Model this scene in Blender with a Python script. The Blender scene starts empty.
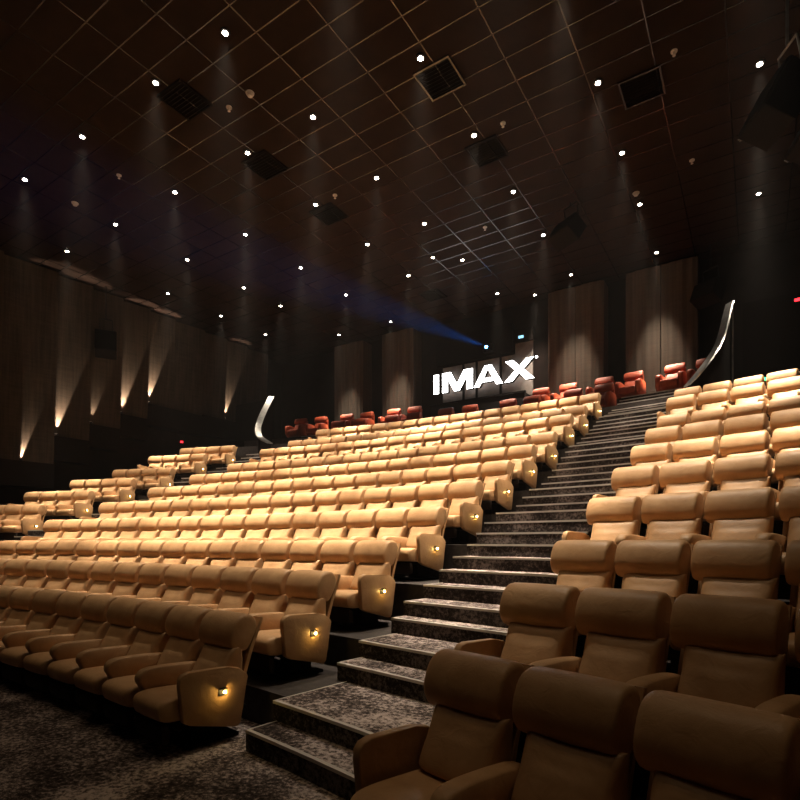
import bpy, bmesh, math, random
from math import sin, cos, pi, sqrt, asin, radians as RAD
from mathutils import Vector, Matrix
random.seed(7)
scene = bpy.context.scene
COL = scene.collection

# ------------------------------------------------------------------ measures
RISE = 0.17                      # one step
XC = -9.2                        # centre line of the hall
XA, YC = -7.6, -23.64            # common centre of the curved rows
EYE = (0.0, 0.0, 1.758)
ZCEIL = 11.06
YWALL = 20.6
XLEFT, XRIGHT = -20.6, 2.3
#            light line (Y at the right aisle end of each centre row) and tread height in steps
ROWY = [3.10, 4.25, 5.50, 6.83, 8.15, 9.52, 10.87, 12.30, 13.68, 15.05, 16.58, 18.10]
ROWT = [0, 2, 4, 7, 10, 13, 16, 19, 23, 26, 30, 34]
NOSE = [None, 3.11, 3.42, 4.30, 4.66, 5.28, 5.55, 6.02, 6.43, 6.83, 7.28, 7.60, 7.89, 8.35, 9.25, 9.56, 9.92,
        10.62, 11.0, 11.28, 11.59, 11.9, 12.22, 12.51, 13.15, 13.55, 13.92, 14.34, 14.71, 15.05, 15.30, 15.95,
        16.45, 16.92, 17.2, 17.65, 17.98, 18.3]
AISLE_DX = -3.85 - XA
PITCH = 0.635
def rad_at(y, dx=AISLE_DX): return sqrt(dx * dx + (y - YC) ** 2)
def polar(R, phi, z=0.0): return Vector((XA + R * sin(phi), YC + R * cos(phi), z))
ROWR = [rad_at(y) for y in ROWY]
BACK = 0.50                      # seat backs end this far behind the light line

# ------------------------------------------------------------------ materials
def new_mat(name):
    m = bpy.data.materials.new(name); m.use_nodes = True
    nt = m.node_tree; b = nt.nodes['Principled BSDF']
    return m, nt, b
def plain(name, col, rough=0.6, metal=0.0, spec=0.5, noise=0.0, nscale=8.0, bump=0.0, bscale=60.0):
    m, nt, b = new_mat(name)
    b.inputs['Base Color'].default_value = (*col, 1); b.inputs['Roughness'].default_value = rough
    b.inputs['Metallic'].default_value = metal; b.inputs['Specular IOR Level'].default_value = spec
    tc = nt.nodes.new('ShaderNodeTexCoord')
    if noise:
        n = nt.nodes.new('ShaderNodeTexNoise'); n.inputs['Scale'].default_value = nscale; n.inputs['Detail'].default_value = 4
        r = nt.nodes.new('ShaderNodeValToRGB')
        r.color_ramp.elements[0].position = .3; r.color_ramp.elements[1].position = .7
        r.color_ramp.elements[0].color = (*[c * (1 - noise) for c in col], 1)
        r.color_ramp.elements[1].color = (*[min(1, c * (1 + noise)) for c in col], 1)
        nt.links.new(tc.outputs['Object'], n.inputs['Vector']); nt.links.new(n.outputs['Fac'], r.inputs['Fac'])
        nt.links.new(r.outputs['Color'], b.inputs['Base Color'])
    if bump:
        n2 = nt.nodes.new('ShaderNodeTexNoise'); n2.inputs['Scale'].default_value = bscale; n2.inputs['Detail'].default_value = 3
        bp = nt.nodes.new('ShaderNodeBump'); bp.inputs['Strength'].default_value = bump; bp.inputs['Distance'].default_value = .02
        nt.links.new(tc.outputs['Object'], n2.inputs['Vector']); nt.links.new(n2.outputs['Fac'], bp.inputs['Height'])
        nt.links.new(bp.outputs['Normal'], b.inputs['Normal'])
    return m
def leather(name, dark, light, rough=0.48):
    m, nt, b = new_mat(name)
    N, L = nt.nodes.new, nt.links.new
    tc = N('ShaderNodeTexCoord'); oi = N('ShaderNodeObjectInfo')
    add = N('ShaderNodeVectorMath'); add.operation = 'ADD'
    cmb = N('ShaderNodeCombineXYZ'); mul = N('ShaderNodeMath'); mul.operation = 'MULTIPLY'; mul.inputs[1].default_value = 40
    L(oi.outputs['Random'], mul.inputs[0])
    for i in range(3): L(mul.outputs[0], cmb.inputs[i])
    L(tc.outputs['Object'], add.inputs[0]); L(cmb.outputs[0], add.inputs[1])
    n = N('ShaderNodeTexNoise'); n.inputs['Scale'].default_value = 5; n.inputs['Detail'].default_value = 5
    L(add.outputs[0], n.inputs['Vector'])
    r = N('ShaderNodeValToRGB'); r.color_ramp.elements[0].position = .3; r.color_ramp.elements[1].position = .72
    r.color_ramp.elements[0].color = (*dark, 1); r.color_ramp.elements[1].color = (*light, 1)
    L(n.outputs['Fac'], r.inputs['Fac'])
    hsv = N('ShaderNodeHueSaturation'); mr = N('ShaderNodeMapRange'); mr.inputs['To Min'].default_value = .9; mr.inputs['To Max'].default_value = 1.08
    L(oi.outputs['Random'], mr.inputs['Value']); L(mr.outputs[0], hsv.inputs['Value']); L(r.outputs['Color'], hsv.inputs['Color'])
    L(hsv.outputs['Color'], b.inputs['Base Color'])
    b.inputs['Roughness'].default_value = rough; b.inputs['Specular IOR Level'].default_value = .35
    # soft wrinkles, then grain
    w = N('ShaderNodeTexNoise'); w.inputs['Scale'].default_value = 9; w.inputs['Detail'].default_value = 2; w.inputs['Distortion'].default_value = 1.2
    g = N('ShaderNodeTexVoronoi'); g.inputs['Scale'].default_value = 220
    L(add.outputs[0], w.inputs['Vector']); L(tc.outputs['Object'], g.inputs['Vector'])
    b1 = N('ShaderNodeBump'); b1.inputs['Strength'].default_value = .22; b1.inputs['Distance'].default_value = .02
    b2 = N('ShaderNodeBump'); b2.inputs['Strength'].default_value = .12; b2.inputs['Distance'].default_value = .002
    L(w.outputs['Fac'], b1.inputs['Height']); L(g.outputs['Distance'], b2.inputs['Height'])
    L(b1.outputs['Normal'], b2.inputs['Normal']); L(b2.outputs['Normal'], b.inputs['Normal'])
    return m
def carpet(name, k=1.0):
    m, nt, b = new_mat(name)
    N, L = nt.nodes.new, nt.links.new
    tc = N('ShaderNodeTexCoord')
    n1 = N('ShaderNodeTexNoise'); n1.inputs['Scale'].default_value = 2.2; n1.inputs['Detail'].default_value = 3
    n2 = N('ShaderNodeTexNoise'); n2.inputs['Scale'].default_value = 24; n2.inputs['Detail'].default_value = 6; n2.inputs['Roughness'].default_value = .75
    n3 = N('ShaderNodeTexNoise'); n3.inputs['Scale'].default_value = 160; n3.inputs['Detail'].default_value = 2
    for n in (n1, n2, n3): L(tc.outputs['Object'], n.inputs['Vector'])
    a = N('ShaderNodeMath'); a.operation = 'MULTIPLY_ADD'; a.inputs[1].default_value = .45
    L(n1.outputs['Fac'], a.inputs[0]); L(n2.outputs['Fac'], a.inputs[2])
    c = N('ShaderNodeMath'); c.operation = 'MULTIPLY_ADD'; c.inputs[1].default_value = .3
    L(n3.outputs['Fac'], c.inputs[0]); L(a.outputs[0], c.inputs[2])
    r = N('ShaderNodeValToRGB'); e = r.color_ramp.elements
    e[0].position = .74; e[0].color = (.018, .013, .012, 1)
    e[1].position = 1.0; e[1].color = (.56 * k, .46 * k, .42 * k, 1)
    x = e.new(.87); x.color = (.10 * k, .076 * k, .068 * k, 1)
    L(c.outputs[0], r.inputs['Fac']); L(r.outputs['Color'], b.inputs['Base Color'])
    b.inputs['Roughness'].default_value = .95; b.inputs['Specular IOR Level'].default_value = .1
    bp = N('ShaderNodeBump'); bp.inputs['Strength'].default_value = .6; bp.inputs['Distance'].default_value = .01
    L(n3.outputs['Fac'], bp.inputs['Height']); L(bp.outputs['Normal'], b.inputs['Normal'])
    return m
def fabric(name, col, seam=False, streak=.35):
    m, nt, b = new_mat(name)
    N, L = nt.nodes.new, nt.links.new
    tc = N('ShaderNodeTexCoord')
    mp = N('ShaderNodeMapping'); mp.inputs['Scale'].default_value = (14, 14, .35)
    mp2 = N('ShaderNodeMapping'); mp2.inputs['Scale'].default_value = (1.5, 1.5, 22)
    L(tc.outputs['Object'], mp.inputs['Vector']); L(tc.outputs['Object'], mp2.inputs['Vector'])
    n = N('ShaderNodeTexNoise'); n.inputs['Scale'].default_value = 1; n.inputs['Detail'].default_value = 5
    n2 = N('ShaderNodeTexNoise'); n2.inputs['Scale'].default_value = 1; n2.inputs['Detail'].default_value = 4
    L(mp.outputs[0], n.inputs['Vector']); L(mp2.outputs[0], n2.inputs['Vector'])
    ad = N('ShaderNodeMath'); ad.operation = 'MULTIPLY_ADD'; ad.inputs[1].default_value = .5
    L(n2.outputs['Fac'], ad.inputs[0]); L(n.outputs['Fac'], ad.inputs[2])
    r = N('ShaderNodeValToRGB'); e = r.color_ramp.elements
    e[0].position = .5; e[1].position = 1.0
    e[0].color = (*[c * (1 - streak) for c in col], 1); e[1].color = (*[c * (1 + streak) for c in col], 1)
    L(ad.outputs[0], r.inputs['Fac']); L(r.outputs['Color'], b.inputs['Base Color'])
    b.inputs['Roughness'].default_value = .95; b.inputs['Specular IOR Level'].default_value = .1
    return m
def emit(name, col, s):
    m, nt, b = new_mat(name)
    b.inputs['Base Color'].default_value = (.02, .02, .02, 1)
    b.inputs['Emission Color'].default_value = (*col, 1); b.inputs['Emission Strength'].default_value = s
    return m

M_TAN = leather('tan_leather', (.50, .282, .132), (.64, .385, .195))
M_TANSIDE = leather('tan_panel_leather', (.47, .265, .12), (.57, .34, .17), .42)
M_RED = leather('red_leather', (.24, .026, .004), (.34, .048, .007), .58)
M_BLACKLEATHER = plain('dark_underside', (.016, .009, .006), .7, spec=.15, bump=.2)
M_BLACKMETAL = plain('black_metal', (.008, .006, .006), .6, .2, spec=.15)
M_CARPET = carpet('mottled_carpet')
M_STEPFACE = carpet('shaded_step_carpet', .28)  # the mottled carpet again, darkened to put riser shade into the colour
M_TIER = plain('platform_vinyl', (.035, .028, .026), .7, spec=.2, noise=.3, nscale=12, bump=.15)
M_RISER = plain('black_riser', (.006, .004, .004), .7)
M_NOSE = plain('aluminium_nosing', (.58, .54, .50), .5, .35)
M_CEIL = plain('dark_ceiling_tile', (.011, .006, .0045), .75, spec=.06, noise=.2, nscale=3)
M_TBAR = plain('ceiling_tee_bar', (.052, .049, .047), .27, .95)
M_WALLDARK = plain('dark_wall', (.009, .005, .004), .9, spec=.06, noise=.25, nscale=2)
M_BLACK = plain('matt_black', (.005, .003, .0025), .85, spec=.04)
M_BLACKGLOSS = plain('booth_black', (.006, .004, .004), .6, spec=.15)
M_CURTAIN = fabric('wall_fabric', (.068, .052, .041), streak=.2)
M_PANEL = fabric('side_panel_fabric', (.028, .0205, .0155))
M_BOOTH = plain('booth_grey', (.25, .21, .19), .7, noise=.2, nscale=4)
M_STEEL = plain('brushed_steel', (.36, .35, .34), .4, .95, noise=.2, nscale=9)
M_LENS = emit('downlight_lens', (1.0, .88, .72), 30)
M_AISLE = emit('aisle_lamp_lens', (1.0, .70, .20), 130)
M_SIGN = emit('sign_face', (1.0, .98, .95), 11)
M_HALO = emit('sign_halo', (1.0, .95, .9), 1.6)
M_PROJ = emit('projector_lens', (.06, .42, 1.0), 45)
M_PORT = emit('port_glow', (.35, .75, 1.0), 1.6)
M_GREEN = emit('green_lamp', (.02, 1.0, .25), 6)
M_REDLAMP = emit('red_lamp', (1.0, .02, .03), 5)
M_RING = plain('lamp_ring', (.012, .009, .008), .6, .2, spec=.1)
M_GRILLE = plain('vent_black', (.005, .004, .004), .8, spec=.05)
M_WHITE = plain('white_plastic', (.7, .68, .64), .4)

# ------------------------------------------------------------------ mesh helpers
def link(name, bm, mat, parent=None, smooth=False):
    me = bpy.data.meshes.new(name)
    bmesh.ops.recalc_face_normals(bm, faces=bm.faces[:])
    bm.to_mesh(me); bm.free()
    me.materials.append(mat)
    if smooth:
        for p in me.polygons: p.use_smooth = True
    o = bpy.data.objects.new(name, me); COL.objects.link(o)
    if parent is not None: o.parent = parent
    return o
def tag(o, label=None, cat=None, group=None, kind=None):
    if label: o['label'] = label
    if cat: o['category'] = cat
    if group: o['group'] = group
    if kind: o['kind'] = kind
    return o
def empty(name, loc=(0, 0, 0), rz=0.0):
    o = bpy.data.objects.new(name, None); COL.objects.link(o)
    o.location = loc; o.rotation_euler = (0, 0, rz); o.empty_display_size = .1
    return o
def add_box(bm, c, s, rot=None, bevel=0.0, seg=2):
    g = bmesh.ops.create_cube(bm, size=1.0)
    vs = g['verts']
    bmesh.ops.scale(bm, vec=s, verts=vs)
    if bevel:
        es = list({e for v in vs for e in v.link_edges})
        r = bmesh.ops.bevel(bm, geom=es, offset=bevel, segments=seg, affect='EDGES', profile=.5)
        vs = list({v for f in r['faces'] for v in f.verts} | {v for v in vs if v.is_valid})
    if rot is not None: bmesh.ops.rotate(bm, cent=(0, 0, 0), matrix=rot, verts=vs)
    bmesh.ops.translate(bm, vec=c, verts=vs)
    return vs
def box(name, c, s, mat, parent=None, rot=None, bevel=0.0, seg=2, smooth=False):
    bm = bmesh.new(); add_box(bm, c, s, rot, bevel, seg)
    return link(name, bm, mat, parent, smooth)
def add_cyl(bm, c, r1, r2, h, n=16, rot=None):
    g = bmesh.ops.create_cone(bm, cap_ends=True, segments=n, radius1=r1, radius2=r2, depth=h)
    vs = g['verts']
    if rot is not None: bmesh.ops.rotate(bm, cent=(0, 0, 0), matrix=rot, verts=vs)
    bmesh.ops.translate(bm, vec=c, verts=vs)
    return vs
def add_bar(bm, a, b, r, n=8):
    a, b = Vector(a), Vector(b); d = b - a
    q = Vector((0, 0, 1)).rotation_difference(d.normalized()).to_matrix()
    add_cyl(bm, (a + b) / 2, r, r, d.length, n, q)
def pillow(bm, prof, xs, cx=0.0, sag=None):
    """loft a closed (y,z) profile along x; xs = [(x, scale)], scaled about the profile's centre"""
    my = sum(p[0] for p in prof) / len(prof); mz = sum(p[1] for p in prof) / len(prof)
    rings = []
    for x, s in xs:
        rings.append([bm.verts.new((cx + x, my + (y - my) * s, mz + (z - mz) * s)) for y, z in prof])
    n = len(prof)
    for a, b in zip(rings, rings[1:]):
        for i in range(n):
            bm.faces.new((a[i], a[(i + 1) % n], b[(i + 1) % n], b[i]))
    bm.faces.new(rings[0]); bm.faces.new(list(reversed(rings[-1])))
def ends(w, soft=.03, lo=.62, k=.9):
    h = w / 2
    return [(-h, lo), (-h + soft * .3, lo + (1 - lo) * .55), (-h + soft, k), (-h + soft * 2.4, .985), (-h * .35, 1.0), (0, 1.0),
            (h * .35, 1.0), (h - soft * 2.4, .985), (h - soft, k), (h - soft * .3, lo + (1 - lo) * .55), (h, lo)]
def smooth_profile(pts, n=2):
    for _ in range(n):                       # Chaikin corner cutting
        q = []
        for i in range(len(pts)):
            a, b = pts[i], pts[(i + 1) % len(pts)]
            q.append((a[0] * .75 + b[0] * .25, a[1] * .75 + b[1] * .25)); q.append((a[0] * .25 + b[0] * .75, a[1] * .25 + b[1] * .75))
        pts = q
    return pts
def extrude_poly(bm, pts, axis, a, b):
    """pts 2-D; axis 'x': (y,z) profile spanning x=a..b ; 'y': (x,z) ; 'z': (x,y)"""
    def P(p, t):
        return (t, p[0], p[1]) if axis == 'x' else ((p[0], t, p[1]) if axis == 'y' else (p[0], p[1], t))
    A = [bm.verts.new(P(p, a)) for p in pts]; B = [bm.verts.new(P(p, b)) for p in pts]
    n = len(pts)
    fs = [bm.faces.new(A), bm.faces.new(list(reversed(B)))]
    for i in range(n): fs.append(bm.faces.new((A[i], B[i], B[(i + 1) % n], A[(i + 1) % n])))
    return A, B, fs
def sector(bm, R0, R1, p0, p1, z0, z1, n):
    """curved slab between two radii; R may be a function of phi"""
    rows = []
    for i in range(n + 1):
        p = p0 + (p1 - p0) * i / n
        rows.append([bm.verts.new(polar(R0, p, z0)), bm.verts.new(polar(R1, p, z0)), bm.verts.new(polar(R1, p, z1)), bm.verts.new(polar(R0, p, z1))])
    for a, b in zip(rows, rows[1:]):
        for i in range(4): bm.faces.new((a[i], a[(i + 1) % 4], b[(i + 1) % 4], b[i]))
    bm.faces.new(rows[0]); bm.faces.new(list(reversed(rows[-1])))

# ------------------------------------------------------------------ the tan seat
# local frame: x across, -y to the screen, y = 0 at the aisle lamp, z = 0 on the platform
GEO = PITCH - .014                # the built width leaves a gap to the neighbour
HALF = GEO / 2
ARMW = .115
CUSH = GEO - ARMW
CX = ARMW / 2                      # the cushions sit right of the seat's own armrest
def p_base():
    bm = bmesh.new()
    add_box(bm, (CX, -.02, .015), (CUSH - .1, .50, .03), bevel=.006)
    add_box(bm, (CX, .02, .13), (.16, .30, .22), bevel=.01)
    add_box(bm, (CX, -.02, .255), (CUSH - .02, .60, .05), bevel=.01)
    return bm
def p_cushion():
    bm = bmesh.new()
    prof = smooth_profile([(-.50, .27), (-.545, .36), (-.53, .45), (-.42, .475), (-.1, .455), (.20, .43), (.22, .30), (-.1, .28)])
    pillow(bm, prof, ends(CUSH - .006, .022, .8, .97), CX)
    return bm
def p_footrest():
    bm = bmesh.new()
    prof = smooth_profile([(-.475, .10), (-.50, .12), (-.515, .25), (-.50, .275), (-.44, .27), (-.43, .11)], 2)
    pillow(bm, prof, ends(CUSH - .03, .02, .8, .95), CX)
    return bm
def p_lumbar():
    bm = bmesh.new()
    prof = smooth_profile([(-.055, .45), (-.045, .52), (.03, .655), (.10, .775), (.155, .81), (.25, .785), (.29, .55), (.20, .43)])
    w = CUSH + .005; h = w / 2
    n = len(prof); my = sum(p[0] for p in prof) / n; mz = sum(p[1] for p in prof) / n
    rings = []
    for t in (-1, -.975, -.92, -.82, -.6, -.3, 0, .3, .6, .82, .92, .975, 1):
        a = abs(t); fat = .42 + .58 * (1 - a ** 5) ** .5 if a < 1 else .42     # thickness falls away to the seam
        dip = .018 * (1 - a ** 2)                                              # the top edge sags between the corners
        ring = []
        for y, z in prof:
            # thin along the direction normal to the reclined cushion, keep the height
            k = (z - .43) / .38
            cy = .10 + .12 * k
            yy = cy + (y - cy) * fat
            zz = z - (dip if z > .70 else 0) - (.0 if z > .6 else 0)
            # the sides draw in at mid height
            xx = CX + h * t * (1 - .05 * a * (1 - abs(2 * k - 1.1)))
            ring.append(bm.verts.new((xx, yy, zz)))
        rings.append(ring)
    for a, b in zip(rings, rings[1:]):
        for i in range(n): bm.faces.new((a[i], a[(i + 1) % n], b[(i + 1) % n], b[i]))
    bm.faces.new(rings[0]); bm.faces.new(list(reversed(rings[-1])))
    return bm
def p_head():
    bm = bmesh.new()
    prof = smooth_profile([(.25, .745), (.165, .755), (.116, .835), (.122, .925), (.172, 1.035), (.24, 1.083), (.33, 1.09), (.40, 1.055), (.42, .96), (.36, .83), (.31, .75)])
    pillow(bm, prof, ends(GEO - .058, .016, .76, .95), .004)
    return bm
def p_shell():
    bm = bmesh.new()
    # thin curved board behind the cushions; its edges show beside them as a slim bow
    front = [(.215, .32), (.235, .45), (.275, .60), (.335, .78), (.40, .93), (.435, 1.02), (.445, 1.045)]
    rear = [(y + .034, z - .006) for y, z in reversed(front)]
    hw = HALF - .032
    pillow(bm, front + rear, [(-hw, 1), (-hw + .03, 1), (0, 1), (hw - .03, 1), (hw, 1)])
    return bm
def arm_profile():
    return smooth_profile([(-.43, .47), (-.475, .54), (-.45, .61), (-.36, .645), (.0, .625), (.20, .60), (.24, .50), (.22, .30), (-.38, .28), (-.41, .36)])
def p_arm():
    bm = bmesh.new()
    pillow(bm, arm_profile(), [(-ARMW / 2, .90), (-ARMW / 2 + .01, .965), (-ARMW / 2 + .03, .995), (0, 1.0), (ARMW / 2 - .03, .995), (ARMW / 2 - .01, .965), (ARMW / 2, .90)], -HALF + ARMW / 2 - .002)
    return bm
def panel_profile():
    return [(-.36, .27), (-.395, .57), (-.39, .63), (-.36, .665), (-.30, .68), (.05, .66), (.16, .635), (.235, .575), (.25, .545), (.20, .30), (.175, .15), (.15, .125), (.11, .125), (-.30, .235)]
def p_panel(side):
    bm = bmesh.new()
    x0 = side * (HALF + .002); x1 = side * (HALF + .062)
    if side < 0: x0, x1 = -HALF + .064, -HALF + .004
    A, B, fs = extrude_poly(bm, panel_profile(), 'x', x0, x1)
    es = [e for e in bm.edges if abs(e.verts[0].co.x - e.verts[1].co.x) < 1e-6]
    bmesh.ops.bevel(bm, geom=es, offset=.011, segments=3, affect='EDGES', profile=.5)
    return bm
def p_recess(side):
    x = side * (HALF + .062) if side > 0 else -HALF + .004
    bm = bmesh.new()
    add_box(bm, (x + side * .002, -.016, .455), (.006, .062, .056), bevel=.002)
    add_box(bm, (x + side * .018, -.010, .489), (.036, .062, .007), bevel=.002)
    return bm
def p_lens(side):
    x = side * (HALF + .062) if side > 0 else -HALF + .004
    bm = bmesh.new()
    g = bmesh.ops.create_uvsphere(bm, u_segments=12, v_segments=8, radius=.0125)
    bmesh.ops.translate(bm, vec=(x + side * .026, .0, .458), verts=g['verts'])
    return bm
def mesh_of(name, bm, mat, smooth=True, ang=40):
    me = bpy.data.meshes.new(name)
    bmesh.ops.recalc_face_normals(bm, faces=bm.faces[:])
    bm.to_mesh(me); bm.free(); me.materials.append(mat)
    if smooth:
        for p in me.polygons: p.use_smooth = True
        try: me.set_sharp_from_angle(angle=RAD(ang))
        except Exception: pass
    return me
S = {
    'base': mesh_of('base', p_base(), M_BLACKMETAL, False),
    'seat_cushion': mesh_of('seat_cushion', p_cushion(), M_TAN),
    'footrest': mesh_of('footrest', p_footrest(), M_BLACKLEATHER),
    'back_cushion': mesh_of('back_cushion', p_lumbar(), M_TAN, ang=60),
    'headrest': mesh_of('headrest', p_head(), M_TAN, ang=60),
    'backrest_shell': mesh_of('backrest_shell', p_shell(), M_TANSIDE),
    'armrest': mesh_of('armrest', p_arm(), M_TAN, ang=60),
}
for sd, k in ((1, 'R'), (-1, 'L')):
    S['panel' + k] = mesh_of('end_panel', p_panel(sd), M_TANSIDE, ang=35)
    S['recess' + k] = mesh_of('lamp_recess', p_recess(sd), M_BLACKMETAL, False)
    S['lens' + k] = mesh_of('aisle_lamp', p_lens(sd), M_AISLE)
def child(name, me, parent):
    o = bpy.data.objects.new(name, me); COL.objects.link(o); o.parent = parent
    return o
def build_seat(panel):
    """panel: '', 'R', 'L' - which side carries the aisle end panel"""
    root = empty('cinema_seat')
    for n in ('base', 'seat_cushion', 'footrest', 'back_cushion', 'headrest', 'backrest_shell'):
        child(n, S[n], root)
    if 'L' not in panel: child('armrest', S['armrest'], root)
    for k in panel:
        p = child('end_panel', S['panel' + k], root)
        child('lamp_recess', S['recess' + k], p); child('aisle_lamp', S['lens' + k], p)
    return root
def copy_tree(o, parent=None):
    c = o.copy(); COL.objects.link(c); c.parent = parent
    for ch in kids.get(o.name, []): copy_tree(ch, c)
    return c
kids = {}
PROTO = {k: build_seat(k) for k in ('', 'R', 'L')}
for o in list(COL.objects):
    if o.parent is not None: kids.setdefault(o.parent.name, []).append(o)
used = set()
ORD = ['first', 'second', 'third', 'fourth', 'fifth', 'sixth', 'seventh', 'eighth', 'ninth', 'tenth', 'eleventh', 'twelfth',
       'thirteenth', 'fourteenth', 'fifteenth', 'sixteenth', 'seventeenth', 'eighteenth']
def put_seat(kind, R, phi, z, label, group):
    src = PROTO[kind]
    if kind not in used: o = src; used.add(kind)
    else: o = copy_tree(src)
    o.location = polar(R, phi, z); o.rotation_euler = (0, 0, -phi)
    return tag(o, label, 'cinema seat', group)
NC, NS = 17, 4
for k in range(11):
    R = ROWR[k]; z = ROWT[k] * RISE
    edge = R * asin((-3.90 - XA) / R)
    rowname = ORD[k] + ' row from the front'
    for i in range(NC):                                     # i = 0 beside the right-hand stairs
        phi = (edge - PITCH * (i + .5)) / R
        kind = 'R' if i == 0 else ('L' if i == NC - 1 else '')
        put_seat(kind, R, phi, z, 'tan leather seat, %s left of the wide stairs, %s, centre block' % (ORD[i], rowname), 'tan seats in the centre block')
    if k < 10:
        e2 = R * asin((-1.76 - XA) / R); e3 = R * asin((-16.66 - .07 * max(0, k - 4) - XA) / R)
        for i in range(NS):
            phi = (e2 + PITCH * (i + .5)) / R
            kind = 'L' if i == 0 else ('R' if i == NS - 1 else '')
            put_seat(kind, R, phi, z, 'tan leather seat, %s right of the wide stairs, %s' % (ORD[i], rowname), 'tan seats right of the stairs')
    if 2 < k < 10:
        for i in range(NS):
            phi = (e3 - PITCH * (i + .5)) / R
            kind = 'R' if i == 0 else ('L' if i == NS - 1 else '')
            put_seat(kind, R, phi, z, 'tan leather seat, %s beyond the far left stairs, %s' % (ORD[i], rowname), 'tan seats by the left wall')

# ------------------------------------------------------------------ the red seats at the back
def red_meshes():
    W, A = .80, .15
    c = W - 2 * A
    b = bmesh.new(); add_box(b, (0, .0, .06), (W - .16, .55, .12), bevel=.01); base = mesh_of('base', b, M_BLACKMETAL, False)
    b = bmesh.new()
    pillow(b, smooth_profile([(-.46, .14), (-.49, .36), (-.46, .45), (-.1, .44), (.22, .42), (.22, .16)]), ends(c, .02, .85, .97)); seat = mesh_of('seat_cushion', b, M_RED)
    b = bmesh.new()
    pillow(b, smooth_profile([(.10, .43), (.10, .56), (.16, .70), (.22, .79), (.31, .79), (.34, .66), (.27, .43)]), ends(c + .02, .025, .6, .92)); back = mesh_of('back_cushion', b, M_RED, ang=60)
    b = bmesh.new()
    pillow(b, smooth_profile([(.185, .80), (.19, .93), (.25, 1.05), (.33, 1.09), (.40, 1.06), (.40, .95), (.34, .84), (.28, .79)]), ends(c + .10, .025, .6, .9)); head = mesh_of('headrest', b, M_RED, ang=60)
    b = bmesh.new()
    pillow(b, smooth_profile([(.30, .10), (.33, .5), (.38, .80), (.41, .97), (.45, .97), (.45, .75), (.42, .10)], 1), [(-c / 2 - .04, 1), (c / 2 + .04, 1)]); shell = mesh_of('backrest_shell', b, M_RED)
    arms = []
    for sx in (-1, 1):
        b = bmesh.new()
        pillow(b, smooth_profile([(-.42, .12), (-.45, .56), (-.36, .66), (.1, .66), (.26, .64), (.30, .5), (.28, .12)]),
               [(-A / 2, .93), (-A / 2 + .015, .985), (0, 1), (A / 2 - .015, .985), (A / 2, .93)], sx * (c / 2 + A / 2 - .004))
        arms.append(mesh_of('arm_box', b, M_RED, ang=60))
    return base, seat, back, head, shell, arms
rb, rs, rk, rh, rsh, ra = red_meshes()
red0 = empty('recliner_armchair')
for n, me in (('base', rb), ('seat_cushion', rs), ('back_cushion', rk), ('headrest', rh), ('backrest_shell', rsh), ('arm_box', ra[0]), ('arm_box', ra[1])):
    child(n, me, red0)
kids[red0.name] = [o for o in COL.objects if o.parent is red0]
T12, T13 = 34 * RISE, 37 * RISE
R12, R13 = rad_at(18.10), rad_at(19.12)
first_red = [True]
def put_red(R, X, z, label, group):
    if first_red[0]: o = red0; first_red[0] = False
    else: o = copy_tree(red0)
    phi = asin((X - XA) / R)
    o.location = polar(R, phi, z); o.rotation_euler = (0, 0, -phi)
    tag(o, label, 'armchair', group)
RED12 = [-4.15, -5.16, -6.59, -7.48, -8.97, -9.96, -11.33, -12.31, -13.77, -14.76]
RED13 = [-1.3, -2.19, -3.43, -4.38, -5.62, -6.61, -11.9, -12.85, -14.13, -15.11, -16.39, -17.4]
for i, X in enumerate(RED12):
    put_red(R12, X, T12, 'red leather armchair, %s left of the wide stairs, in the lower red row' % ORD[i], 'red armchairs of the lower row')
for i, X in enumerate(RED13):
    put_red(R13, X, T13, 'red leather armchair, %s from the right end of the topmost row by the back wall' % ORD[i], 'red armchairs of the top row')

# ------------------------------------------------------------------ floor, tiers, stairs
bm = bmesh.new(); add_box(bm, ((XLEFT + XRIGHT) / 2, 2.0, -.1), (XRIGHT - XLEFT + 1, 16, .2))
tag(link('floor', bm, M_CARPET), kind='structure')
PH = lambda R, dx: asin(max(-1, min(1, dx / R)))
fronts = [None] + [rad_at(y) for y in (3.62, 4.78, 6.06, 7.36, 8.68, 10.04, 11.40, 12.82, 14.19, 15.57, 17.12)]
for k in range(1, 12):
    R0 = fronts[k]
    R1 = fronts[k + 1] if k < 11 else rad_at(18.42)
    z = ROWT[k] * RISE
    bm = bmesh.new()
    # platform of the row (a thin lip forward keeps the nosing line crisp)
    sector(bm, R0, R1 + .02, PH(R0, XLEFT + .05 - XA), PH(R0, XRIGHT - .1 - XA), max(0, ROWT[k - 1] * RISE - .3), z, 40)
    t = tag(link('floor_tier', bm, M_TIER), kind='structure')
bm = bmesh.new(); sector(bm, rad_at(18.42), rad_at(20.9) , PH(46, XLEFT + .05 - XA), PH(46, XRIGHT - .1 - XA), 5.2, T13, 40)
tag(link('floor_tier', bm, M_TIER), kind='structure')
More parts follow.
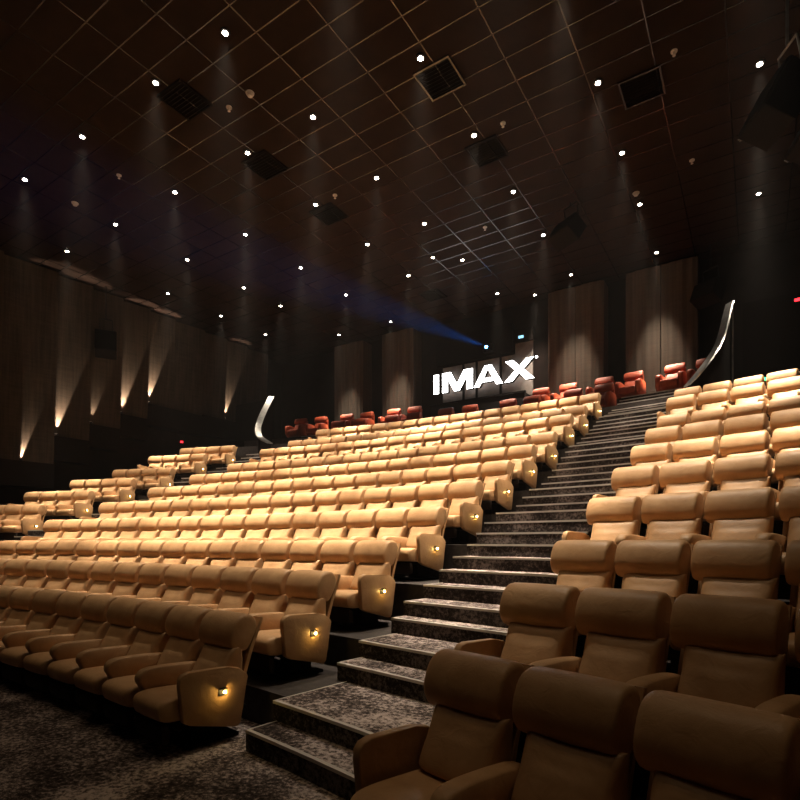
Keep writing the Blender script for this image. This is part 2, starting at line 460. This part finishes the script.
# aisle stairs: each step is a curved carpeted slab with an aluminium nosing
def tier_top(y):
    z = 0.0
    for k in range(1, 12):
        yy = (3.62, 4.78, 6.06, 7.36, 8.68, 10.04, 11.40, 12.82, 14.19, 15.57, 17.12)[k - 1]
        if y >= yy: z = ROWT[k] * RISE
    return z
def stairs(sgn):
    xs0, xs1 = (-3.57, -1.85) if sgn > 0 else (-16.58, -15.0)
    for n in range(1, len(NOSE)):
        y0 = NOSE[n]; y1 = (NOSE[n + 1] if n + 1 < len(NOSE) else 18.6) + .03
        R0, R1 = rad_at(y0, -3.57 - XA), rad_at(y1, -3.57 - XA)
        z1 = n * RISE + .006; z0 = max(0.0, z1 - 3 * RISE)
        p0, p1 = PH(R0, xs0 - XA), PH(R0, xs1 - XA)
        bm = bmesh.new(); sector(bm, R0, R1, min(p0, p1), max(p0, p1), z0, z1, 8)
        st = tag(link('floor_step', bm, M_CARPET), kind='structure')
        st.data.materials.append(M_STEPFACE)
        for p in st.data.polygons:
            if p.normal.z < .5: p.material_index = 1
        bm = bmesh.new()
        sector(bm, R0 - .006, R0 + .030, min(p0, p1), max(p0, p1), z1 - .022, z1 + .004, 8)
        e = .03
        pa = min(p0, p1); s2 = .012 / R0
        if sgn > 0: sector(bm, R0, R1 - .03, pa, pa + s2, z1 - .01, z1 + .004, 1)
        link('nosing', bm, M_NOSE, st)
stairs(1); stairs(-1)

# ------------------------------------------------------------------ walls and ceiling
W = XRIGHT - XLEFT
def wall(name, c, s, m): return tag(box(name, c, s, m), kind='structure')
wall('ceiling', ((XLEFT + XRIGHT) / 2, 7.5, ZCEIL + .03), (W + 3, 29, .06), M_CEIL)
wall('wall_back', ((XLEFT + XRIGHT) / 2, YWALL + .15, 5.43), (W + 3, .3, 11.26), M_WALLDARK)
wall('wall_left', (XLEFT - .45, 7.5, 5.43), (.3, 29, 11.26), M_WALLDARK)
wall('wall_right', (XRIGHT + .15, 7.5, 5.43), (.3, 29, 11.26), M_WALLDARK)
# exposed tee-bar grid of the ceiling, 0.6 x 1.2 m
bm = bmesh.new()
x = -20.43
gx0, gx1, gy0, gy1 = -20.4, 2.2, 3.0, 20.4
X = -6.45
xs = [X + 1.2 * i for i in range(-12, 8)]; xs = [v for v in xs if gx0 < v < gx1]
xs = sorted(set([round(v, 3) for v in xs]))
for v in xs: add_box(bm, (v, (gy0 + gy1) / 2, ZCEIL - .004), (.024, gy1 - gy0, .008))
y = 12.3
ys = [y + .6 * i for i in range(-16, 15)]
for v in [v for v in ys if gy0 < v < gy1]: add_box(bm, ((gx0 + gx1) / 2, v, ZCEIL - .0045), (gx1 - gx0, .024, .007))
tag(link('trim_1', bm, M_TBAR), kind='structure')

# back wall fabric panels, seamed, standing slightly proud; deep dark channels between them
def curtain(x0, x1, label):
    r = empty('wall_curtain', ((x0 + x1) / 2, YWALL - .01, 6.3))
    tag(r, label, 'curtain', 'fabric curtains along the back wall')
    n = 28; zt = 10.9 - 6.3
    for h in (0, 1):
        bm = bmesh.new()
        a = x0 + (x1 - x0) * .5 * h - (x0 + x1) / 2 + .012; b = a + (x1 - x0) * .5 - .024
        pts = []
        for i in range(n + 1):
            t = i / n
            pts.append((a + (b - a) * t, -.71 - .05 * sin(pi * t) - .012 * sin(t * 23 + h)))
        poly = pts + [(b, 0), (a, 0)]
        extrude_poly(bm, poly, 'z', 0.0, zt)
        link('curtain_leaf', bm, M_CURTAIN, r, False)
for (a, b, lb) in ((-3.75, -1.55, 'pale fabric curtain lit from above, on the back wall nearest the right end'),
                   (-6.45, -4.45, 'pale fabric curtain lit from above, on the back wall just right of the white letters'),
                   (-13.95, -12.3, 'dim fabric curtain on the back wall just left of the white letters'),
                   (-16.7, -15.0, 'narrow dim fabric curtain on the back wall, farthest left')):
    curtain(a, b, lb)

# the two dark wing walls behind the side blocks with their curved steel edge
CURVE = [(-.58, 16.95, 8.1), (-.65, 16.61, 7.62), (-.71, 16.32, 7.18), (-.80, 16.06, 6.77), (-.95, 15.84, 6.42), (-1.19, 15.74, 6.06), (-1.5, 16.0, 5.80)]
def wing(mirror):
    mx = (lambda x: 2 * XC - x) if mirror else (lambda x: x)
    root = empty('wing_partition', (mx(-.9), 16.2, 4.42))
    tag(root, 'dark partition with a curved steel edge, %s' % ('far off by the left-hand stairs' if mirror else 'beside the top of the wide stairs'), 'partition', 'curved partitions')
    off = -Vector(root.location)
    # densify the curve
    pts = []
    for i in range(len(CURVE) - 1):
        p0 = Vector(CURVE[max(i - 1, 0)]); p1 = Vector(CURVE[i]); p2 = Vector(CURVE[i + 1]); p3 = Vector(CURVE[min(i + 2, len(CURVE) - 1)])
        for j in range(5):
            t = j / 5
            pts.append(.5 * ((2 * p1) + (-p0 + p2) * t + (2 * p0 - 5 * p1 + 4 * p2 - p3) * t * t + (-p0 + 3 * p1 - 3 * p2 + p3) * t ** 3))
    pts.append(Vector(CURVE[-1]))
    pts = [Vector((mx(p.x), p.y, p.z)) + off for p in pts]
    tang = [(pts[min(i + 1, len(pts) - 1)] - pts[max(i - 1, 0)]).normalized() for i in range(len(pts))]
    bm = bmesh.new(); zb = 4.2 - 4.42
    th = Vector((0, .05, 0))
    top = [bm.verts.new(p - Vector((0, 0, .02))) for p in pts]; bot = [bm.verts.new((p.x, p.y, zb)) for p in pts]
    top2 = [bm.verts.new(p + th - Vector((0, 0, .02))) for p in pts]; bot2 = [bm.verts.new((p.x, p.y + .05, zb)) for p in pts]
    for i in range(len(pts) - 1):
        bm.faces.new((top[i], top[i + 1], bot[i + 1], bot[i])); bm.faces.new((top2[i + 1], top2[i], bot2[i], bot2[i + 1]))
        bm.faces.new((top[i + 1], top[i], top2[i], top2[i + 1])); bm.faces.new((bot[i], bot[i + 1], bot2[i + 1], bot2[i]))
    bm.faces.new((top[0], bot[0], bot2[0], top2[0])); bm.faces.new((top[-1], top2[-1], bot2[-1], bot[-1]))
    link('panel', bm, M_BLACK, root)
    bm = bmesh.new(); rings = []
    for p, t in zip(pts, tang):
        side = t.cross(Vector((0, 1, 0))).normalized()
        dy = Vector((.085 if mirror else -.085, .085, 0))
        rings.append([bm.verts.new(p + side * .02 - dy), bm.verts.new(p + side * .02 + dy), bm.verts.new(p - side * .02 + dy), bm.verts.new(p - side * .02 - dy)])
    for a, b in zip(rings, rings[1:]):
        for i in range(4): bm.faces.new((a[i], a[(i + 1) % 4], b[(i + 1) % 4], b[i]))
    bm.faces.new(rings[0]); bm.faces.new(list(reversed(rings[-1])))
    link('edge_strip', bm, M_STEEL, root)
    bm = bmesh.new(); p = pts[0]
    add_box(bm, (p.x + (.06 if not mirror else -.06), p.y, (p.z + zb) / 2), (.035, .035, p.z - zb))
    link('post', bm, M_STEEL if not mirror else M_BLACKMETAL, root)
wing(False); wing(True)
# black walls that close off the hall behind the side blocks
for x0, x1, y0 in ((-.30, XRIGHT, 17.2), (XLEFT - .4, 2 * XC + .30, 17.2)):
    wall('wall_side_back', ((x0 + x1) / 2, y0 + .1, 5.6), (abs(x1 - x0), .2, 5.0), M_BLACK)

# ------------------------------------------------------------------ folded panels on the left wall
BAYS = [(7.62, 9.25, 4.41, ''), (9.25, 10.45, 5.40, ''), (10.45, 11.6, 6.03, ''), (11.6, 12.72, 6.62, ''), (12.72, 13.9, 7.25, ''),
        (13.9, 15.3, 7.25, ''), (15.3, 16.5, 7.3, ''), (16.5, 17.7, 7.3, ''), (17.7, 19.0, 7.3, ''), (6.3, 7.62, 4.0, '')]
names = ['first', 'second', 'third', 'fourth', 'fifth', 'sixth', 'seventh', 'eighth', 'ninth']
order = sorted(range(len(BAYS)), key=lambda i: BAYS[i][0])
for rank, i in enumerate(order):
    y0, y1, zb, _ = BAYS[i]
    w = y1 - y0
    root = empty('wall_panel', (XLEFT, y0, zb))
    tag(root, 'tall folded fabric panel on the left wall, %s counting from the screen end' % ORD[rank], 'wall panel', 'folded panels along the left wall')
    h = ZCEIL - zb - .1
    # plan of the panel: set back at the near edge, leaning out to the far edge
    bm = bmesh.new()
    extrude_poly(bm, [(-.25, 0), (.02, 0), (.10, w * .35), (.22, w), (-.25, w)], 'z', 0.0, h)
    for v in bm.verts:
        if v.co.z > 1: v.co.x += .055 * h
    link('fabric_face', bm, M_PANEL, root)
    bm = bmesh.new()
    add_box(bm, (.0, w / 2, -.42), (.52, w, .84))
    link('plinth', bm, M_BLACK, root)
UP = {1: (9.25 - 1.06, 9.25, 4.41), 2: (9.27, 10.45, 5.40), 3: (10.47, 11.6, 6.03), 4: (11.62, 12.72, 6.62), 5: (12.74, 13.9, 7.25), 8: (16.52, 17.7, 7.3)}
UPW = {1: 60, 2: 45, 3: 7, 4: 42, 5: 42, 8: 26}
for n, (y0, y1, zb) in UP.items():
    root = empty('wall_uplight', (XLEFT + .13, y0 + .10, zb))
    tag(root, 'small black uplight at the foot of the %s panel on the left wall' % ORD[n], 'uplight', 'uplights along the left wall')
    bm = bmesh.new(); add_cyl(bm, (0, 0, .05), .05, .05, .10, 14); link('housing', bm, M_BLACKMETAL, root)
    bm = bmesh.new(); add_cyl(bm, (0, 0, .101), .042, .042, .004, 14); link('lens', bm, emit('uplight_lens', (1, .8, .55), 2), root)
    ld = bpy.data.lights.new('uplight_beam', 'SPOT'); ld.energy = UPW[n] * 85.0; ld.color = (1, .78, .55)
    ld.spot_size = RAD(22); ld.spot_blend = .35; ld.shadow_soft_size = .03
    lo = bpy.data.objects.new('uplight_beam', ld); COL.objects.link(lo); lo.parent = root
    lo.location = (0, 0, .12)
    d = Vector((-.01, .18, 1.0))
    lo.rotation_euler = d.to_track_quat('-Z', 'Y').to_euler()

# ------------------------------------------------------------------ booth and sign
YS = 20.2
def front_box(name, x0, x1, y0, y1, z0, z1, m, parent=None, off=Vector((0, 0, 0))):
    return box(name, Vector(((x0 + x1) / 2, (y0 + y1) / 2, (z0 + z1) / 2)) - off, (x1 - x0, y1 - y0, z1 - z0), m, parent)
booth = empty('projection_booth', (XC, 20.2, T13)); tag(booth, 'black projection booth front with grey boards behind the white letters', 'booth')
off = Vector(booth.location)
front_box('parapet', -11.42, -7.35, 19.88, 20.58, T13, 7.42, M_BLACKGLOSS, booth, off)
front_box('ledge', -11.46, -7.3, 19.84, 19.94, 7.40, 7.46, M_BLACKMETAL, booth, off)
front_box('back_board', -11.2, -7.95, 20.50, 20.58, 7.42, 9.12, M_BOOTH, booth, off)
front_box('back_board', -7.95, -7.25, 20.48, 20.58, 7.42, 9.52, M_BOOTH, booth, off)
front_box('upper_hood', -11.4, -7.98, 20.25, 20.58, 9.16, 10.3, M_BLACK, booth, off)
port = front_box('port_box', -8.0, -7.2, 20.35, 20.58, 9.52, 10.02, M_BLACK, booth, off)
bm = bmesh.new(); add_box(bm, Vector((-7.66, 20.342, 9.70)) - off, (.20, .012, .10)); link('port_window', bm, M_PORT, port)
for xx in (-10.2, -9.6, -8.55):
    front_box('strut', xx - .03, xx + .03, 20.40, 20.50, 7.46, 9.1, M_BLACKMETAL, booth, off)
# letters: outlines in units of cap height, set wide and heavy
LET = {
    'I': [[(0, 0), (.27, 0), (.27, 1), (0, 1)]],
    'M': [[(0, 0), (.24, 0), (.24, .66), (.52, 0), (.75, 0), (1.05, .66), (1.05, 0), (1.30, 0), (1.30, 1), (.93, 1), (.64, .36), (.37, 1), (0, 1)]],
    'A': [[(0, 0), (.27, 0), (.37, .20), (.97, .20), (1.07, 0), (1.36, 0), (.84, 1), (.52, 1)], [(.46, .38), (.67, .83), (.88, .38)]],
    'X': [[(0, 0), (.36, 0), (.69, .36), (1.0, 0), (1.38, 0), (.88, .52), (1.36, 1), (1.0, 1), (.70, .68), (.41, 1), (.03, 1), (.51, .52)]],
}
sign = empty('letter_sign', (XC, YS, 7.46)); tag(sign, 'big glowing white letters IMAX on the projection booth', 'sign')
CAP = .81; ZB = 7.95 - 7.46
def letter(ch, x0, sx):
    polys = LET[ch]
    cu = bpy.data.curves.new('letter', 'CURVE'); cu.dimensions = '2D'; cu.fill_mode = 'BOTH'; cu.extrude = .09
    for pl in polys:
        sp = cu.splines.new('POLY'); sp.points.add(len(pl) - 1)
        for p, (a, b) in zip(sp.points, pl): p.co = (a * CAP * sx, b * CAP, 0, 1)
        sp.use_cyclic_u = True
    o = bpy.data.objects.new('letter', cu); COL.objects.link(o)
    dg = bpy.context.evaluated_depsgraph_get()
    me = bpy.data.meshes.new_from_object(o.evaluated_get(dg))
    COL.objects.unlink(o); bpy.data.objects.remove(o)
    me.name = 'letter_' + ch
    me.transform(Matrix.Translation((x0, 0, ZB)) @ Matrix.Rotation(pi / 2, 4, 'X'))
    me.materials.clear(); me.materials.append(M_BLACKMETAL); me.materials.append(M_SIGN); me.materials.append(M_HALO)
    for p in me.polygons: p.material_index = 1 if p.normal.y < -.9 else (2 if p.normal.y > .9 else 0)
    m = bpy.data.objects.new('letter', me); COL.objects.link(m); m.parent = sign
    for zz in (.25, .75):
        b = bmesh.new(); w = max(p[0] for pl in polys for p in pl) * CAP * sx
        add_bar(b, (x0 + w * .5, .08, ZB + CAP * zz), (x0 + w * .5, .255, ZB + CAP * zz), .02, 6)
        link('bracket', b, M_BLACKMETAL, m)
xx = -2.22
for ch, sx, gap in (('I', 1.08, .17), ('M', 1.33, .05), ('A', 1.13, .07), ('X', 1.08, 0)):
    letter(ch, xx, sx)
    xx += max(p[0] for pl in LET[ch] for p in pl) * CAP * sx + gap
bm = bmesh.new(); add_cyl(bm, (xx + .07, -.05, ZB + CAP - .02), .045, .045, .02, 12, Matrix.Rotation(pi / 2, 3, 'X'))
link('registered_mark', bm, M_SIGN, sign)
proj = empty('film_projector', (-8.92, 19.98, 9.42)); tag(proj, 'projector lens shining blue above the white letters', 'projector')
bm = bmesh.new(); add_box(bm, (0, .14, 0), (.42, .22, .30), bevel=.02); link('housing', bm, M_BLACKMETAL, proj)
bm = bmesh.new(); add_cyl(bm, (0, -.02, 0), .12, .10, .14, 20, Matrix.Rotation(pi / 2, 3, 'X')); link('barrel', bm, M_BLACKMETAL, proj)
bm = bmesh.new(); add_cyl(bm, (0, -.095, 0), .06, .06, .01, 20, Matrix.Rotation(pi / 2, 3, 'X')); link('lens', bm, M_PROJ, proj)
ld = bpy.data.lights.new('projector_beam', 'SPOT'); ld.energy = 230000; ld.color = (.01, .2, 1.0); ld.spot_size = RAD(7.5); ld.spot_blend = .8; ld.shadow_soft_size = .04
lo = bpy.data.objects.new('projector_beam', ld); COL.objects.link(lo); lo.parent = proj; lo.location = (0, -.13, 0)
lo.rotation_euler = Vector((0, -1, -.145)).to_track_quat('-Z', 'Y').to_euler()

# ------------------------------------------------------------------ ceiling downlights
LAMPS = []
for X, Ys in ((-18.48, (8.79, 12.36, 14.79, 17.22)), (-15.72, (6.45, 8.82, 11.22, 13.6, 15.44, 19.04)), (-12.95, (6.49, 8.87, 11.26, 13.66, 16.1, 19.1)),
              (-10.18, (6.54, 8.92, 11.32, 13.72, 16.12)), (-8.12, (6.59, 8.95, 11.34, 13.74, 16.2, 19.11)), (-5.4, (6.6, 8.99, 11.37, 13.77, 16.22, 19.17)),
              (-2.68, (6.5, 9.02, 11.44, 13.82, 16.2, 19.2)), (.06, (8.9, 12.71, 14.85, 17.44))):
    for Yv in Ys: LAMPS.append((X, Yv))
LAMPS += [(-8.86, 15.54), (-6.98, 20.0)]
# unseen dimmed rows nearest the screen, added to light the front seats
LAMPS += [(X, Yv) for X in (-15.72, -12.95, -10.18, -8.12, -5.4, -2.68, .06) for Yv in (1.7, 4.1)]
COLN = {}
cols = sorted({round(a[0], 2) for a in LAMPS}, reverse=True)
lens_me = None
POWER = 3500
for c in cols:
    lst = sorted([l for l in LAMPS if round(l[0], 2) == c], key=lambda l: -l[1])
    for j, (X, Yv) in enumerate(lst):
        root = empty('ceiling_downlight', (X, Yv, ZCEIL))
        ci = cols.index(c)
        tag(root, 'round warm ceiling downlight, %s from the back wall in the %s line from the right' % (ORD[j], ORD[ci]), 'downlight', 'downlights in the ceiling')
        if lens_me is None:
            b = bmesh.new()
            add_cyl(b, (0, 0, -.012), .085, .10, .024, 20)
            ring_me = mesh_of('ring', b, M_RING, False)
            b = bmesh.new(); add_cyl(b, (0, 0, -.03), .05, .05, .012, 16); lens_me = mesh_of('lens', b, M_LENS, False)
            ld = bpy.data.lights.new('downlight_beam', 'SPOT'); ld.energy = POWER; ld.color = (1.0, .86, .67)
            ld.spot_size = RAD(43); ld.spot_blend = .95; ld.shadow_soft_size = .07
            lc = bpy.data.lights.new('downlight_core', 'SPOT'); lc.energy = POWER * 2.2; lc.color = (1.0, .86, .67)
            lc.spot_size = RAD(21); lc.spot_blend = .9; lc.shadow_soft_size = .07
            front, front2 = bpy.data.lights.new('added_front_beam', 'SPOT'), bpy.data.lights.new('added_front_beam', 'SPOT')
            for l, e in ((front, .030), (front2, .013)):
                l.energy = POWER * e; l.color = (1.0, .74, .46); l.spot_size = RAD(60); l.spot_blend = .9; l.shadow_soft_size = .07
        child('ring', ring_me, root); child('lens', lens_me, root)
        for l in ((ld, lc) if Yv > 5 else ((front,) if Yv > 3 else (front2,))):
            lo = bpy.data.objects.new(l.name, l); COL.objects.link(lo); lo.parent = root; lo.location = (0, 0, -.06)

# ------------------------------------------------------------------ ceiling fittings
def at(x, y, z):                      # a point seen at (x, y) in the photograph and lying at height z
    f, y0, th = 545., 540.8, RAD(33.15)
    t = (z - EYE[2]) * f / (y0 - y); q = (x - 400) / f
    return t * (-sin(th) + q * cos(th)), t * (cos(th) + q * sin(th))
VENTS = [(440, 78, 'square black air vent beside the downlight above the bright grid'), (487, 151, 'square black air vent at the near corner of the bright ceiling grid'),
         (265, 165, 'square black air vent in the ceiling left of centre'), (185, 100, 'square black air vent high up on the left of the ceiling'),
         (329, 214, 'square black air vent in the middle of the ceiling'), (642, 87, 'square black air vent with a pale edge, right of the ceiling'),
         (433, 295, 'black air vent in the ceiling just in front of the projector')]
for (px, py, lb) in VENTS:
    X, Yv = at(px, py, ZCEIL)
    v = empty('air_vent', (X, Yv, ZCEIL)); tag(v, lb, 'vent', 'air vents in the ceiling')
    bm = bmesh.new()
    for sx, sy, lx, ly in ((0, .38, .80, .04), (0, -.38, .80, .04), (.38, 0, .04, .72), (-.38, 0, .04, .72)):
        add_box(bm, (sx, sy, -.02), (lx, ly, .04))
    link('frame', bm, M_TBAR if px in (642, 440) else M_GRILLE, v)
    bm = bmesh.new()
    for i in range(9): add_box(bm, (0, -.32 + .08 * i, -.018), (.72, .05, .006), Matrix.Rotation(RAD(35), 3, 'X'))
    add_box(bm, (0, 0, -.004), (.72, .72, .004))
    link('grille', bm, M_GRILLE, v)
DET = [(250, 93, 'white smoke detector between the two brightest downlights on the left'), (229, 107, 'small sprinkler head left of the white smoke detector'),
       (335, 195, 'small sprinkler head just above the middle air vent'), (503, 123, 'small sprinkler head at the top of the bright ceiling grid'),
       (674, 51, 'small sprinkler head high on the right of the ceiling'), (636, 193, 'orange tinged detector beside a downlight on the right'),
       (119, 175, 'small sprinkler head on the left of the ceiling'), (75, 203, 'small white detector far left of the ceiling'), (485, 227, 'sprinkler head inside the bright ceiling grid'),
       (692, 160, 'small sprinkler head by the right-hand ceiling edge')]
for (px, py, lb) in DET:
    X, Yv = at(px, py, ZCEIL)
    sp = 'sprinkler' in lb
    d = empty('sprinkler_head' if sp else 'smoke_detector', (X, Yv, ZCEIL)); tag(d, lb, 'sprinkler' if sp else 'smoke detector', 'ceiling detectors and sprinklers')
    bm = bmesh.new(); add_cyl(bm, (0, 0, -.01), .06 if sp else .085, .06 if sp else .09, .02, 16); link('base', bm, M_WHITE, d)
    bm = bmesh.new()
    if sp:
        add_cyl(bm, (0, 0, -.05), .012, .02, .07, 8); add_cyl(bm, (0, 0, -.088), .03, .03, .006, 10)
    else: add_cyl(bm, (0, 0, -.045), .05, .075, .05, 16)
    link('head', bm, M_WHITE, d)
# loudspeakers
def speaker(loc, rz, tilt, size, label, strip=True):
    s = empty('loudspeaker', loc, rz); tag(s, label, 'loudspeaker', 'surround loudspeakers')
    w, d, h = size
    R = Matrix.Rotation(tilt, 3, 'X')
    bm = bmesh.new(); add_box(bm, (0, 0, 0), (w, d, h), R, .03, 2); link('cabinet', bm, M_GRILLE, s)
    bm = bmesh.new(); add_box(bm, R @ Vector((0, -d / 2 - .006, 0)), (w * .9, .015, h * .92), R); link('grille', bm, M_GRILLE, s)
    if strip:
        bm = bmesh.new(); add_box(bm, R @ Vector((-w / 2 - .004, -d / 2 + .05, 0)), (.03, .07, h), R); link('edge_trim', bm, M_TBAR, s)
    bm = bmesh.new()
    for sx in (-1, 1):
        add_bar(bm, R @ Vector((sx * w * .3, d * .1, h * .48)), Vector((sx * w * .3, d * .25, h * .5 + .5)), .014, 6)
        add_bar(bm, R @ Vector((sx * w * .3, d * .4, h * .3)), Vector((sx * w * .3, d * .25, h * .5 + .5)), .014, 6)
    zt = ZCEIL - loc[2]
    add_bar(bm, (-w * .3, d * .25, h * .5 + .5), (w * .3, d * .25, h * .5 + .5), .02, 6)
    add_bar(bm, (0, d * .25, h * .5 + .5), (0, d * .25, max(zt - .002, h * .5 + .52)), .025, 8)
    link('ceiling_mount', bm, M_STEEL if strip else M_BLACKMETAL, s)
speaker((.30, 10.6, 8.72), RAD(-60), RAD(-28), (.75, .55, .85), 'black loudspeaker hung from the ceiling at the upper right')
speaker((.95, 11.6, 8.75), RAD(-70), RAD(-28), (.75, .55, .85), 'black loudspeaker on a bracket at the far right picture edge')
speaker((-19.8, 10.75, 8.9), RAD(60), RAD(-22), (.7, .5, .9), 'black loudspeaker hung in front of the left wall panels', False)
X, Yv = at(567, 222, 10.5)
speaker((X, Yv, 10.2), RAD(-30), RAD(-35), (.8, .5, .55), 'black loudspeaker hung beside the bright ceiling grid', False)
X, Yv = at(708, 268, 10.3)
speaker((X, Yv, 9.5), RAD(-30), RAD(-25), (.8, .5, .6), 'black loudspeaker high at the back right corner', False)
# tiny signal lamps
def signal(loc, m, label, rz=0.0, post=0):
    s = empty('signal_lamp', loc, rz); tag(s, label, 'signal lamp')
    bm = bmesh.new(); add_box(bm, (0, .02, 0), (.16, .04, .10), bevel=.008); link('lamp_housing', bm, M_BLACKMETAL, s)  # housing of the lamp, carried by a post where one is given
    if post: box('post', (0, .03, -post / 2), (.03, .03, post), M_BLACKMETAL, s)
    bm = bmesh.new(); add_box(bm, (0, -.004, 0), (.12, .01, .07)); link('lens', bm, m, s)
signal((.22, 15.9, 5.68), M_GREEN, 'tiny green signal lamp on a short post behind the last right-hand row', 0, .58)
signal((.885, 17.16, 7.9), M_REDLAMP, 'tiny red signal lamp at the right picture edge')
signal((-20.865, 14.62, 6.05), M_REDLAMP, 'tiny red signal lamp on the left wall above the last row of seats', pi / 2)

# ------------------------------------------------------------------ haze, camera, colour
w = bpy.data.worlds.new('hall_air'); scene.world = w; w.use_nodes = True
nt = w.node_tree
bg = nt.nodes['Background']; bg.inputs['Color'].default_value = (0, 0, 0, 1); bg.inputs['Strength'].default_value = 0
vs = nt.nodes.new('ShaderNodeVolumeScatter'); vs.inputs['Density'].default_value = .0003; vs.inputs['Anisotropy'].default_value = .2
vs.inputs['Color'].default_value = (1, .93, .9, 1)
nt.links.new(vs.outputs['Volume'], nt.nodes['World Output'].inputs['Volume'])

cam = bpy.data.cameras.new('camera'); co = bpy.data.objects.new('camera', cam); COL.objects.link(co)
co.location = EYE; co.rotation_euler = (pi / 2, 0, RAD(33.15))
cam.sensor_width = 36; cam.lens = 545 / 800 * 36; cam.shift_y = (540.8 - 400) / 800
cam.clip_start = .05; cam.clip_end = 200
scene.camera = co
scene.view_settings.view_transform = 'Standard'; scene.view_settings.look = 'None'
scene.view_settings.exposure = 0.0; scene.view_settings.gamma = 1.0; scene.view_settings.use_curve_mapping = False
cy = scene.cycles
cy.use_denoising = True
try: cy.denoiser = 'OPENIMAGEDENOISE'
except Exception: pass
cy.max_bounces = 5; cy.diffuse_bounces = 3; cy.glossy_bounces = 3; cy.volume_bounces = 0; cy.transmission_bounces = 2
cy.sample_clamp_indirect = 4; cy.use_light_tree = True
